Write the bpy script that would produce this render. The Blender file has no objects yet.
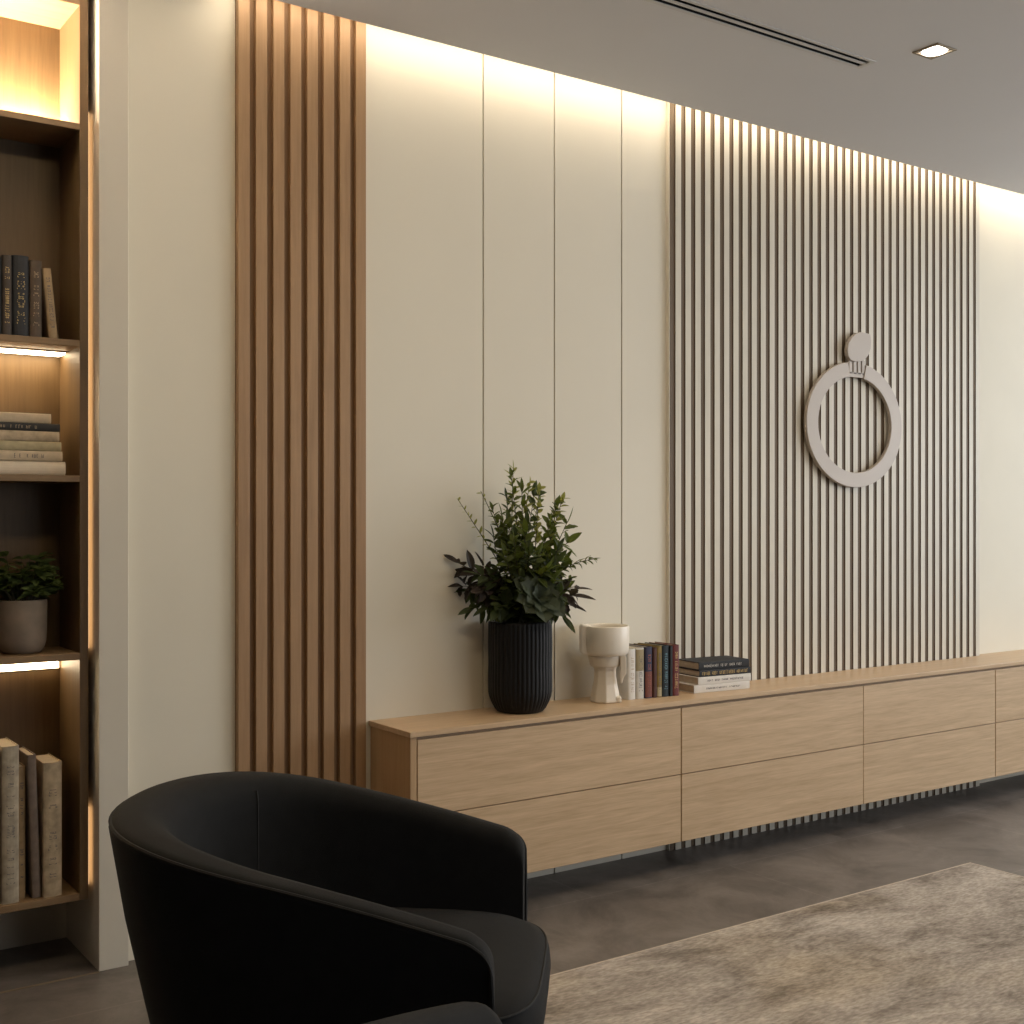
import bpy, bmesh, math, random
from mathutils import Vector, Matrix, Euler
random.seed(7)
S = bpy.context.scene
C = S.collection
PI = math.pi

# ------------------------------------------------------------------ dimensions (metres)
WALL_Y = 3.284          # plane of the long feature wall
SLAT_Y = 3.258          # face of the backing board of the right-hand slat panel
CEIL_Z = 2.603
COVE_Y = 3.084          # edge of the dropped ceiling in front of the light cove

# ------------------------------------------------------------------ materials
def nodes_of(name):
    m = bpy.data.materials.new(name)
    m.use_nodes = True
    nt = m.node_tree
    b = nt.nodes['Principled BSDF']
    return m, nt, b

def plain(name, col, rough=0.6, metal=0.0, var=0.06, vscale=6.0, bump=0.0, bscale=200.0, sheen=0.0, spec=0.5):
    m, nt, b = nodes_of(name)
    N, L = nt.nodes, nt.links
    tc = N.new('ShaderNodeTexCoord')
    no = N.new('ShaderNodeTexNoise'); no.inputs['Scale'].default_value = vscale; no.inputs['Detail'].default_value = 5
    L.new(tc.outputs['Object'], no.inputs['Vector'])
    r = N.new('ShaderNodeValToRGB')
    r.color_ramp.elements[0].position = 0.3; r.color_ramp.elements[1].position = 0.7
    r.color_ramp.elements[0].color = (*[c*(1-var) for c in col], 1)
    r.color_ramp.elements[1].color = (*[min(1, c*(1+var)) for c in col], 1)
    L.new(no.outputs['Fac'], r.inputs['Fac']); L.new(r.outputs['Color'], b.inputs['Base Color'])
    b.inputs['Roughness'].default_value = rough; b.inputs['Metallic'].default_value = metal
    b.inputs['Specular IOR Level'].default_value = spec
    if sheen:
        b.inputs['Sheen Weight'].default_value = sheen; b.inputs['Sheen Roughness'].default_value = 0.5
    if bump:
        n2 = N.new('ShaderNodeTexNoise'); n2.inputs['Scale'].default_value = bscale; n2.inputs['Detail'].default_value = 3
        L.new(tc.outputs['Object'], n2.inputs['Vector'])
        bp = N.new('ShaderNodeBump'); bp.inputs['Strength'].default_value = bump; bp.inputs['Distance'].default_value = 0.002
        L.new(n2.outputs['Fac'], bp.inputs['Height']); L.new(bp.outputs['Normal'], b.inputs['Normal'])
    return m

def wood(name, dark, light, axis='X', rough=0.5, scale=1.0, bump=0.12):
    m, nt, b = nodes_of(name)
    N, L = nt.nodes, nt.links
    tc = N.new('ShaderNodeTexCoord')
    mp = N.new('ShaderNodeMapping')
    st = [1, 1, 1]
    k = {'X': 0, 'Y': 1, 'Z': 2}[axis]
    for i in range(3): st[i] = (1.3 if i == k else 26.0)*scale
    mp.inputs['Scale'].default_value = st
    oi = N.new('ShaderNodeObjectInfo')
    ad = N.new('ShaderNodeVectorMath'); ad.operation = 'ADD'
    mu = N.new('ShaderNodeMath'); mu.operation = 'MULTIPLY'; mu.inputs[1].default_value = 37.0
    L.new(oi.outputs['Random'], mu.inputs[0]); L.new(mu.outputs[0], ad.inputs[1])
    L.new(tc.outputs['Object'], ad.inputs[0]); L.new(ad.outputs[0], mp.inputs['Vector'])
    n1 = N.new('ShaderNodeTexNoise'); n1.inputs['Scale'].default_value = 1.2; n1.inputs['Detail'].default_value = 6; n1.inputs['Distortion'].default_value = 1.1
    n2 = N.new('ShaderNodeTexNoise'); n2.inputs['Scale'].default_value = 7.0; n2.inputs['Detail'].default_value = 4
    L.new(mp.outputs[0], n1.inputs['Vector']); L.new(mp.outputs[0], n2.inputs['Vector'])
    mx = N.new('ShaderNodeMix'); mx.data_type = 'FLOAT'; mx.inputs[0].default_value = 0.4
    L.new(n1.outputs['Fac'], mx.inputs[2]); L.new(n2.outputs['Fac'], mx.inputs[3])
    r = N.new('ShaderNodeValToRGB')
    r.color_ramp.elements[0].position = 0.32; r.color_ramp.elements[1].position = 0.68
    r.color_ramp.elements[0].color = (*dark, 1); r.color_ramp.elements[1].color = (*light, 1)
    L.new(mx.outputs[0], r.inputs['Fac']); L.new(r.outputs['Color'], b.inputs['Base Color'])
    b.inputs['Roughness'].default_value = rough
    bp = N.new('ShaderNodeBump'); bp.inputs['Strength'].default_value = bump; bp.inputs['Distance'].default_value = 0.001
    L.new(n2.outputs['Fac'], bp.inputs['Height']); L.new(bp.outputs['Normal'], b.inputs['Normal'])
    return m

def glow(name, col, strength):
    m, nt, b = nodes_of(name)
    b.inputs['Base Color'].default_value = (0.8, 0.78, 0.72, 1)
    b.inputs['Emission Color'].default_value = (*col, 1)
    b.inputs['Emission Strength'].default_value = strength
    return m

def floor_material():
    m, nt, b = nodes_of('concrete_tile')
    N, L = nt.nodes, nt.links
    tc = N.new('ShaderNodeTexCoord')
    n1 = N.new('ShaderNodeTexNoise'); n1.inputs['Scale'].default_value = 3.6; n1.inputs['Detail'].default_value = 12; n1.inputs['Roughness'].default_value = 0.72; n1.inputs['Distortion'].default_value = 0.5
    L.new(tc.outputs['Object'], n1.inputs['Vector'])
    r = N.new('ShaderNodeValToRGB')
    e = r.color_ramp.elements
    e[0].position = 0.36; e[0].color = (0.083, 0.073, 0.067, 1)
    e[1].position = 0.68; e[1].color = (0.235, 0.209, 0.192, 1)
    L.new(n1.outputs['Fac'], r.inputs['Fac'])
    br = N.new('ShaderNodeTexBrick')
    br.offset = 0.5; br.inputs['Scale'].default_value = 1.0
    br.inputs['Brick Width'].default_value = 1.2; br.inputs['Row Height'].default_value = 0.6
    br.inputs['Mortar Size'].default_value = 0.003; br.inputs['Mortar Smooth'].default_value = 0.2
    br.inputs['Color1'].default_value = (1, 1, 1, 1); br.inputs['Color2'].default_value = (0.90, 0.90, 0.90, 1)
    br.inputs['Mortar'].default_value = (1.25, 1.25, 1.25, 1)
    L.new(tc.outputs['Object'], br.inputs['Vector'])
    mx = N.new('ShaderNodeMix'); mx.data_type = 'RGBA'; mx.blend_type = 'MULTIPLY'; mx.inputs[0].default_value = 1.0
    L.new(r.outputs['Color'], mx.inputs[6]); L.new(br.outputs['Color'], mx.inputs[7])
    L.new(mx.outputs[2], b.inputs['Base Color'])
    r2 = N.new('ShaderNodeMapRange'); r2.inputs[3].default_value = 0.32; r2.inputs[4].default_value = 0.48
    L.new(n1.outputs['Fac'], r2.inputs[0]); L.new(r2.outputs[0], b.inputs['Roughness'])
    bp = N.new('ShaderNodeBump'); bp.inputs['Strength'].default_value = 0.08; bp.inputs['Distance'].default_value = 0.003
    L.new(n1.outputs['Fac'], bp.inputs['Height']); L.new(bp.outputs['Normal'], b.inputs['Normal'])
    return m

def rug_material():
    m, nt, b = nodes_of('rug_pile')
    N, L = nt.nodes, nt.links
    tc = N.new('ShaderNodeTexCoord')
    mp = N.new('ShaderNodeMapping'); mp.inputs['Scale'].default_value = (1.1, 2.2, 1)
    mp.inputs['Rotation'].default_value = (0, 0, 0.25)
    L.new(tc.outputs['Object'], mp.inputs['Vector'])
    n1 = N.new('ShaderNodeTexNoise'); n1.inputs['Scale'].default_value = 2.5; n1.inputs['Detail'].default_value = 12; n1.inputs['Roughness'].default_value = 0.72; n1.inputs['Distortion'].default_value = 0.35
    L.new(mp.outputs[0], n1.inputs['Vector'])
    r = N.new('ShaderNodeValToRGB')
    e = r.color_ramp.elements
    e[0].position = 0.34; e[0].color = (0.18, 0.157, 0.138, 1)
    e[1].position = 0.66; e[1].color = (0.55, 0.505, 0.46, 1)
    k = r.color_ramp.elements.new(0.48); k.color = (0.365, 0.328, 0.292, 1)
    L.new(n1.outputs['Fac'], r.inputs['Fac'])
    n3 = N.new('ShaderNodeTexNoise'); n3.inputs['Scale'].default_value = 1.3; n3.inputs['Detail'].default_value = 3
    L.new(tc.outputs['Object'], n3.inputs['Vector'])
    r3 = N.new('ShaderNodeValToRGB'); r3.color_ramp.elements[0].position = 0.5; r3.color_ramp.elements[0].color = (1, 1, 1, 1); r3.color_ramp.elements[1].position = 0.7; r3.color_ramp.elements[1].color = (0.94, 0.86, 0.70, 1)
    L.new(n3.outputs['Fac'], r3.inputs['Fac'])
    m3 = N.new('ShaderNodeMix'); m3.data_type = 'RGBA'; m3.blend_type = 'MULTIPLY'; m3.inputs[0].default_value = 1.0
    L.new(r.outputs['Color'], m3.inputs[6]); L.new(r3.outputs['Color'], m3.inputs[7])
    n2 = N.new('ShaderNodeTexNoise'); n2.inputs['Scale'].default_value = 130; n2.inputs['Detail'].default_value = 2
    mp2 = N.new('ShaderNodeMapping'); mp2.inputs['Scale'].default_value = (0.35, 1, 1); mp2.inputs['Rotation'].default_value = (0, 0, 0.6)
    L.new(tc.outputs['Object'], mp2.inputs['Vector']); L.new(mp2.outputs[0], n2.inputs['Vector'])
    r2 = N.new('ShaderNodeValToRGB'); r2.color_ramp.elements[0].position = 0.3; r2.color_ramp.elements[0].color = (0.72, 0.71, 0.70, 1); r2.color_ramp.elements[1].position = 0.7; r2.color_ramp.elements[1].color = (1.15, 1.15, 1.15, 1)
    L.new(n2.outputs['Fac'], r2.inputs['Fac'])
    mx = N.new('ShaderNodeMix'); mx.data_type = 'RGBA'; mx.blend_type = 'MULTIPLY'; mx.inputs[0].default_value = 1.0
    L.new(m3.outputs[2], mx.inputs[6]); L.new(r2.outputs['Color'], mx.inputs[7]); L.new(mx.outputs[2], b.inputs['Base Color'])
    b.inputs['Roughness'].default_value = 0.95; b.inputs['Specular IOR Level'].default_value = 0.1
    bp = N.new('ShaderNodeBump'); bp.inputs['Strength'].default_value = 0.5; bp.inputs['Distance'].default_value = 0.004
    L.new(n2.outputs['Fac'], bp.inputs['Height']); L.new(bp.outputs['Normal'], b.inputs['Normal'])
    return m

def glass_material():
    m = bpy.data.materials.new('window_glass'); m.use_nodes = True
    nt = m.node_tree; N, L = nt.nodes, nt.links
    N.clear()
    o = N.new('ShaderNodeOutputMaterial'); t = N.new('ShaderNodeBsdfTransparent'); g = N.new('ShaderNodeBsdfGlossy')
    g.inputs['Roughness'].default_value = 0.02
    mx = N.new('ShaderNodeMixShader'); mx.inputs[0].default_value = 0.06
    L.new(t.outputs[0], mx.inputs[1]); L.new(g.outputs[0], mx.inputs[2]); L.new(mx.outputs[0], o.inputs[0])
    return m

M = {}
M['wall'] = plain('wall_paint', (0.78, 0.735, 0.615), 0.75, var=0.02, vscale=3, bump=0.03, bscale=400)
M['panel'] = plain('panel_lacquer', (0.77, 0.725, 0.612), 0.6, var=0.015, vscale=2)
M['groove'] = plain('panel_joint', (0.16, 0.12, 0.08), 0.6)
M['pillar'] = plain('pillar_paint', (0.67, 0.625, 0.53), 0.75, var=0.02, vscale=3)
M['ceiling'] = plain('ceiling_paint', (0.745, 0.735, 0.73), 0.85, var=0.015, vscale=2)
M['darkwall'] = plain('brown_wall_paint', (0.16, 0.13, 0.10), 0.8)
M['cove'] = plain('cove_paint', (0.75, 0.72, 0.66), 0.85, var=0.01)
M['floor'] = floor_material()
M['rug'] = rug_material()
M['rugedge'] = plain('rug_binding', (0.52, 0.45, 0.38), 0.9, var=0.1, vscale=80, bump=0.4)
M['slatwood'] = wood('warm_slat_veneer', (0.33, 0.195, 0.095), (0.43, 0.265, 0.135), 'Z', 0.5)
M['slatback'] = wood('warm_slat_backing', (0.20, 0.115, 0.055), (0.27, 0.16, 0.08), 'Z', 0.6)
M['paleslat'] = wood('pale_slat_veneer', (0.62, 0.575, 0.48), (0.70, 0.655, 0.555), 'Z', 0.55)
M['brownback'] = wood('brown_slat_backing', (0.120, 0.082, 0.047), (0.160, 0.110, 0.065), 'Z', 0.6)
M['oakX'] = wood('oak_veneer', (0.475, 0.328, 0.188), (0.665, 0.482, 0.302), 'X', 0.45, 1.5)
M['oaktop'] = wood('oak_worktop_veneer', (0.53, 0.37, 0.22), (0.65, 0.47, 0.295), 'X', 0.36, 1.2)
M['oakZ'] = wood('oak_end_veneer', (0.40, 0.255, 0.125), (0.49, 0.325, 0.175), 'Z', 0.5)
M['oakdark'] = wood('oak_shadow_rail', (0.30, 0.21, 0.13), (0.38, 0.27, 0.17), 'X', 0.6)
M['case'] = wood('bookcase_veneer', (0.125, 0.075, 0.031), (0.17, 0.105, 0.046), 'Z', 0.5)
M['caseX'] = wood('bookcase_shelf_veneer', (0.205, 0.126, 0.058), (0.27, 0.172, 0.086), 'X', 0.5)
M['fabric'] = plain('charcoal_upholstery', (0.0108, 0.0111, 0.0115), 0.85, var=0.12, vscale=30, bump=0.35, bscale=900, sheen=0.02, spec=0.2)
M['piping'] = plain('black_piping', (0.007, 0.007, 0.007), 0.8)
M['darkmetal'] = plain('black_metal', (0.02, 0.02, 0.02), 0.4, metal=0.6)
M['ring'] = plain('taupe_lacquer', (0.50, 0.44, 0.385), 0.5, var=0.02)
M['vase'] = plain('black_ceramic', (0.0065, 0.0065, 0.007), 0.55, var=0.08, spec=0.3)
M['ceramic'] = plain('ivory_ceramic', (0.82, 0.755, 0.65), 0.4, var=0.03, vscale=12)
M['stoneware'] = plain('brown_stoneware', (0.21, 0.165, 0.125), 0.8, var=0.15, vscale=20, bump=0.2, bscale=60)
M['soil'] = plain('potting_soil', (0.03, 0.022, 0.015), 1.0, var=0.3, vscale=60, bump=0.6)
def leafmat(n, col):
    m = plain(n, col, 0.5, var=0.4, vscale=25, spec=0.35)
    nt = m.node_tree; N, L = nt.nodes, nt.links
    out = next(x for x in N if x.type == 'OUTPUT_MATERIAL'); b = N['Principled BSDF']
    t = N.new('ShaderNodeBsdfTranslucent'); t.inputs['Color'].default_value = (col[0]*2.2, col[1]*2.2, col[2]*1.2, 1)
    mx = N.new('ShaderNodeMixShader'); mx.inputs[0].default_value = 0.3
    L.new(b.outputs[0], mx.inputs[1]); L.new(t.outputs[0], mx.inputs[2]); L.new(mx.outputs[0], out.inputs['Surface'])
    return m
M['leafmid'] = leafmat('leaf_green', (0.082, 0.106, 0.022))
M['leafdark'] = leafmat('leaf_dark_green', (0.044, 0.062, 0.022))
M['leafplum'] = leafmat('leaf_plum', (0.042, 0.032, 0.030))
M['leafgrey'] = leafmat('leaf_grey_green', (0.060, 0.078, 0.050))
M['leafpale'] = leafmat('leaf_olive', (0.24, 0.25, 0.080))
M['leafpot'] = leafmat('leaf_pot_green', (0.085, 0.115, 0.035))
M['stem'] = plain('stem_brown', (0.060, 0.055, 0.025), 0.7, var=0.2)
M['paper'] = plain('book_pages', (0.52, 0.45, 0.34), 0.9, var=0.08, vscale=60)
M['white'] = plain('white_trim', (0.66, 0.64, 0.60), 0.5)
M['bronze'] = plain('dark_bronze_trim', (0.30, 0.24, 0.16), 0.4, metal=0.5)
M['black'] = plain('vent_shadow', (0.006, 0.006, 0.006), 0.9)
M['frame'] = plain('window_frame_grey', (0.12, 0.12, 0.12), 0.4)
M['glass'] = glass_material()
M['cove_led'] = glow('cove_led_glow', (1.0, 0.85, 0.66), 18.0)
M['shelf_led'] = glow('shelf_led_glow', (1.0, 0.78, 0.50), 15.0)
M['top_led'] = glow('top_shelf_led_glow', (1.0, 0.83, 0.62), 430.0)
M['side_led'] = glow('side_led_glow', (1.0, 0.56, 0.26), 0.78)
M['lamp'] = glow('downlight_glow', (1.0, 0.93, 0.82), 9.0)

def book_mat(name, col, worn=0.15):
    return plain(name, col, 0.65, var=worn, vscale=35)

# ------------------------------------------------------------------ mesh helpers
def link(name, bm, mat, parent=None, smooth=False, autosmooth=None, bevel=0.0, bseg=2):
    me = bpy.data.meshes.new(name)
    bmesh.ops.recalc_face_normals(bm, faces=bm.faces)
    bm.to_mesh(me); bm.free()
    for m in (mat if isinstance(mat, (list, tuple)) else [mat]): me.materials.append(m)
    if smooth:
        for p in me.polygons: p.use_smooth = True
    o = bpy.data.objects.new(name, me); C.objects.link(o)
    if parent: o.parent = parent
    if bevel:
        md = o.modifiers.new('bevel', 'BEVEL'); md.width = bevel; md.segments = bseg; md.limit_method = 'ANGLE'; md.angle_limit = math.radians(40)
    return o

def box(bm, x0, x1, y0, y1, z0, z1, mi=0):
    v = [bm.verts.new((x, y, z)) for x in (x0, x1) for y in (y0, y1) for z in (z0, z1)]
    fs = []
    for q in ((0,1,3,2), (4,6,7,5), (0,4,5,1), (2,3,7,6), (0,2,6,4), (1,5,7,3)):
        f = bm.faces.new([v[i] for i in q]); f.material_index = mi; fs.append(f)
    return fs

def boxobj(name, dims, mat, parent=None, bevel=0.0):
    bm = bmesh.new(); box(bm, *dims)
    return link(name, bm, mat, parent, bevel=bevel)

def prism(bm, pts, z0, z1, axis='z'):
    def P(p, h):
        return {'z': (p[0], p[1], h), 'y': (p[0], h, p[1])}[axis]
    a = [bm.verts.new(P(p, z0)) for p in pts]; b = [bm.verts.new(P(p, z1)) for p in pts]
    n = len(pts)
    bm.faces.new(a); bm.faces.new(b[::-1])
    for i in range(n): bm.faces.new((a[i], a[(i+1) % n], b[(i+1) % n], b[i]))

def lathe(bm, prof, n=48, flute=0.0, nfl=0, zf=(0, 0), sx=1.0, sy=1.0):
    rings = []
    for (r, z) in prof:
        ring = []
        for i in range(n):
            a = 2*PI*i/n
            rr = r
            if nfl and zf[0] <= z <= zf[1]:
                rr = r - flute*(1-abs(math.sin(a*nfl/2)))**2.0
            ring.append(bm.verts.new((rr*math.cos(a)*sx, rr*math.sin(a)*sy, z)))
        rings.append(ring)
    for j in range(len(rings)-1):
        for i in range(n):
            bm.faces.new((rings[j][i], rings[j][(i+1) % n], rings[j+1][(i+1) % n], rings[j+1][i]))
    bm.faces.new(rings[0][::-1]); bm.faces.new(rings[-1])

def tube(bm, pts, r0, r1=None, n=6):
    r1 = r0 if r1 is None else r1
    pts = [Vector(p) for p in pts]
    prev = None; first = None
    up = Vector((0.13, 0.21, 0.97))
    for i, p in enumerate(pts):
        d = (pts[min(i+1, len(pts)-1)] - pts[max(i-1, 0)]).normalized()
        a = d.cross(up)
        if a.length < 1e-4: a = d.cross(Vector((1, 0, 0)))
        a.normalize(); b = d.cross(a)
        r = r0 + (r1-r0)*i/max(1, len(pts)-1)
        ring = [bm.verts.new(p + a*r*math.cos(2*PI*k/n) + b*r*math.sin(2*PI*k/n)) for k in range(n)]
        if prev:
            for k in range(n): bm.faces.new((prev[k], prev[(k+1) % n], ring[(k+1) % n], ring[k]))
        else: first = ring
        prev = ring
    bm.faces.new(first[::-1]); bm.faces.new(prev)

def leaf(bm, p, d, length, width, curl=0.3, normal=None, lobes=0, tip=1.0):
    """one leaf: folded along the midrib, bent down along its length"""
    p = Vector(p); d = Vector(d).normalized()
    nrm = Vector(normal) if normal is not None else Vector((random.uniform(-.4, .4), random.uniform(-.9, 0), 1))
    side = d.cross(nrm)
    if side.length < 1e-3: side = d.cross(Vector((1, 0, 0)))
    side.normalize(); nrm = side.cross(d).normalized()
    n = 10 if lobes else 6
    rows = []
    for i in range(n+1):
        t = i/n
        w = width*0.5*(math.sin(PI*min(1, t**0.8*tip)))**0.8 if 0 < t < 1 else 0.0015*(1-t)
        if lobes and 0 < t < 1: w *= 0.62+0.38*abs(math.sin(t*lobes*PI))
        q = p + d*length*t*(1-0.25*abs(curl)*t) - nrm*length*curl*t*t*0.5
        rows.append([bm.verts.new(q - side*w + nrm*w*0.28), bm.verts.new(q), bm.verts.new(q + side*w + nrm*w*0.28)])
    for i in range(n):
        for k in (0, 1):
            bm.faces.new((rows[i][k], rows[i][k+1], rows[i+1][k+1], rows[i+1][k]))

def clamp_y(bm, ymax):
    for v in bm.verts:
        if v.co.y > ymax: v.co.y = ymax - 0.25*min(0.02, v.co.y-ymax)

def empty(name, label, cat, loc=(0,0,0), rot=(0,0,0), group=None):
    o = bpy.data.objects.new(name, None); C.objects.link(o)
    o.location = loc; o.rotation_euler = rot
    o.empty_display_size = 0.05
    return tag(o, label, cat, group)

def tag(o, label, cat, group=None):
    o['label'] = label; o['category'] = cat
    if group: o['group'] = group
    return o

def struct(o, label=None, cat=None):
    o['kind'] = 'structure'
    if label: o['label'] = label; o['category'] = cat
    return o

# ------------------------------------------------------------------ the room
X0, X1, Y0 = -2.6, 7.6, -3.6
struct(boxobj('floor', (X0-.1, X1+.1, Y0-.1, 3.75, -0.1, 0.0), M['floor']), 'grey brown concrete tiles covering the whole floor', 'floor')

# ceiling: a dropped slab with a slot for the air vent, stopping short of the wall at the cove
VX0, VX1, VY0, VY1 = 1.30, 3.062, 2.446, 2.500
bm = bmesh.new()
box(bm, X0-.1, X1+.1, Y0-.1, VY0, CEIL_Z, CEIL_Z+.05)
box(bm, X0-.1, X1+.1, VY1, COVE_Y, CEIL_Z, CEIL_Z+.05)
box(bm, X0-.1, VX0, VY0, VY1, CEIL_Z, CEIL_Z+.05)
box(bm, VX1, X1+.1, VY0, VY1, CEIL_Z, CEIL_Z+.05)
struct(link('ceiling', bm, M['ceiling']), 'plain grey dropped ceiling stopping short of the feature wall', 'ceiling')
bm = bmesh.new(); box(bm, X0-.1, X1+.1, Y0-.1, 2.90, 2.80, 2.86); box(bm, X0-.1, X1+.1, 2.90, 3.75, 2.70, 2.86)
struct(link('ceiling_slab', bm, M['cove']), 'upper ceiling above the light cove', 'ceiling')

# long feature wall, with the flat joint-lined panels set on it
bm = bmesh.new(); box(bm, 0.99, X1, WALL_Y, WALL_Y+.12, 0, 2.70)
wb = struct(link('wall_back', bm, M['wall']), 'long cream feature wall behind the cabinets', 'wall')
PZ = 2.698
edges = [1.7375, 2.166, 2.4525, 2.746, 2.9535]
bm = bmesh.new(); box(bm, 1.7372, 2.9537, WALL_Y-0.0015, WALL_Y-0.0002, 0.0, PZ)
link('panel_joint', bm, M['groove'], wb)
for i in range(4):
    a, b_ = edges[i]+(0.0024 if i else 0), edges[i+1]-(0.0024 if i < 3 else 0)
    boxobj('wall_panel', (a, b_, WALL_Y-0.010, WALL_Y-0.0016, 0.0, PZ), M['panel'], wb, bevel=0.001)
# pillar between the bookcase niche and the wall
struct(boxobj('wall_pillar', (0.938, 1.016, 3.251, 3.57, 0, 2.70), M['pillar'], bevel=0.0015), 'narrow taupe pier between the bookcase niche and the cream wall', 'wall')
struct(boxobj('wall_niche', (X0, 0.99, 3.57, 3.69, 0, 2.70), M['pillar']), 'back wall of the niche behind the bookcase', 'wall')
struct(boxobj('wall_left', (X0-.1, X0, Y0, 3.57, 0, 2.80), M['darkwall']), 'left wall of the room', 'wall')
# soffit closing the cove over the niche
struct(boxobj('ceiling_niche', (X0, 0.936, COVE_Y, 3.57, CEIL_Z, CEIL_Z+.05), M['ceiling']), 'grey ceiling over the bookcase niche', 'ceiling')

struct(boxobj('trim_1', (X0, 0.9375, 3.244, 3.252, 0.0001, 0.0018), M['bronze']), 'thin metal floor strip along the front of the bookcase niche', 'floor trim')

def window_wall(name, along, fixed, a0, a1, o0, o1, z0, z1, outward):
    """a wall with one big opening, along x or y"""
    bm = bmesh.new()
    t = 0.12*outward
    f0, f1 = min(fixed, fixed+t), max(fixed, fixed+t)
    def bx(p0, p1, q0, q1):
        if along == 'x': box(bm, p0, p1, f0, f1, q0, q1)
        else: box(bm, f0, f1, p0, p1, q0, q1)
    bx(a0, o0, 0, 2.80); bx(o1, a1, 0, 2.80); bx(o0, o1, 0, z0); bx(o0, o1, z1, 2.80)
    return struct(link(name, bm, M['darkwall']))
def window(n, along, fixed, o0, o1, z0, z1, k):
    root = bpy.data.objects.new('window_%d' % n, None); C.objects.link(root); struct(root, 'large daylight window outside the picture', 'window')
    bm = bmesh.new(); g = bmesh.new()
    w = 0.05
    def bx(b_, p0, p1, q0, q1, h=0.03):
        if along == 'x': box(b_, p0, p1, fixed-h, fixed+h, q0, q1)
        else: box(b_, fixed-h, fixed+h, p0, p1, q0, q1)
    bx(bm, o0, o1, z0, z0+w); bx(bm, o0, o1, z1-w, z1)
    for i in range(k+1):
        c = o0 + (o1-o0)*i/k
        bx(bm, max(o0, c-w/2), min(o1, c+w/2), z0+w, z1-w)
    link('window_frame', bm, M['frame'], root)
    bx(g, o0+w/2, o1-w/2, z0+w, z1-w, 0.004)
    link('window_pane', g, M['glass'], root)
window_wall('wall_right', 'y', X1, Y0, WALL_Y+.12, -2.4, 2.75, 0.75, 2.5, 1)
window(1, 'y', X1+.06, -2.4, 2.75, 0.75, 2.5, 4)
window_wall('wall_front', 'x', Y0, X0, X1, 2.4, 7.2, 0.75, 2.5, -1)
window(2, 'x', Y0-.06, 2.4, 7.2, 0.75, 2.5, 4)

# ------------------------------------------------------------------ cove lighting
led = empty('cove_light_strip', 'warm hidden light strip in the ceiling cove washing down the wall', 'light strip', (0, 0, 0))
bm = bmesh.new(); box(bm, 1.24, X1-.02, 3.176, 3.200, 2.6925, 2.6995)
link('channel', bm, M['white'], led)
bm = bmesh.new(); box(bm, 1.26, X1-.05, 3.181, 3.197, 2.680, 2.6924)
link('diffuser', bm, M['cove_led'], led)

# ------------------------------------------------------------------ ceiling vent and downlight
vent = empty('ceiling_vent', 'long black slot air vent recessed in the grey ceiling', 'vent', (0, 0, CEIL_Z))
bm = bmesh.new()
box(bm, VX0-.008, VX1+.008, VY0-.008, VY0+.004, -.003, .0005); box(bm, VX0-.008, VX1+.008, VY1-.004, VY1+.008, -.003, .0005)
box(bm, VX1-.010, VX1+.008, VY0+.004, VY1-.004, -.003, .0005); box(bm, VX0-.008, VX0+.004, VY0+.004, VY1-.004, -.003, .0005)
link('frame', bm, M['white'], vent, bevel=0.0008)
boxobj('divider', (VX0+.004, VX1-.010, (VY0+VY1)/2-.007, (VY0+VY1)/2+.007, -.002, .0005), M['white'], vent, bevel=0.0008)
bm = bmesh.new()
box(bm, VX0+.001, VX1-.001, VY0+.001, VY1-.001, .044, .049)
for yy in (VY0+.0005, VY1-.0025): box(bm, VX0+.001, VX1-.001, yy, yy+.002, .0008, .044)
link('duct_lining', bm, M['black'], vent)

dl = empty('ceiling_downlight', 'small square recessed downlight glowing in the ceiling', 'downlight', (3.142, 2.284, CEIL_Z))
bm = bmesh.new()
h, w = 0.046, 0.037
box(bm, -h, h, -h, -w, -.004, 0); box(bm, -h, h, w, h, -.004, 0); box(bm, -h, -w, -w, w, -.004, 0); box(bm, w, h, -w, w, -.004, 0)
link('trim', bm, M['bronze'], dl, bevel=0.001)
bm = bmesh.new(); lathe(bm, [(0.036, -.0005), (0.036, -.003), (0.030, -.005)], 32)
link('lens', bm, M['lamp'], dl)

# ------------------------------------------------------------------ slatted wall panels
lp = empty('slat_panel', 'warm brown panel of eight wide wooden slats left of the cabinets', 'slatted panel', (1.328, WALL_Y, 0))
boxobj('backing', (0.0, 0.406, -0.008, -0.0005, 0, 2.698), M['slatback'], lp)
n = 8; pit = (0.406-0.0345)/7
for i in range(n):
    boxobj('slat', (i*pit, i*pit+0.0345, -0.024, -0.0082, 0.0, 2.698), M['slatwood'], lp, bevel=0.0015)

rp = empty('slat_panel', 'pale panel of many narrow slats with dark gaps behind the ring sculpture', 'slatted panel', (2.956, WALL_Y, 0))
W = 1.842
bm = bmesh.new(); box(bm, 0.0, W-.002, -(WALL_Y-SLAT_Y), -0.0005, 0, 2.698)
link('backing', bm, M['brownback'], rp)
boxobj('edge_trim', (-0.002, -0.0001, -0.026, -0.0005, 0.0, 2.698), M['panel'], rp)
pit = (W-0.025-0.0272)/37
for i in range(38):
    x = 0.025+i*pit
    bm = bmesh.new(); fs = box(bm, x, x+0.0272, -(WALL_Y-SLAT_Y)-0.0040, -(WALL_Y-SLAT_Y)-0.0002, 0.0, 2.698)
    for f in bm.faces:
        f.normal_update()
    bmesh.ops.recalc_face_normals(bm, faces=bm.faces)
    for f in bm.faces:
        if abs(f.normal.x) > 0.5: f.material_index = 1     # brown sides, pale veneered face
    link('slat', bm, [M['paleslat'], M['brownback']], rp)

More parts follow.
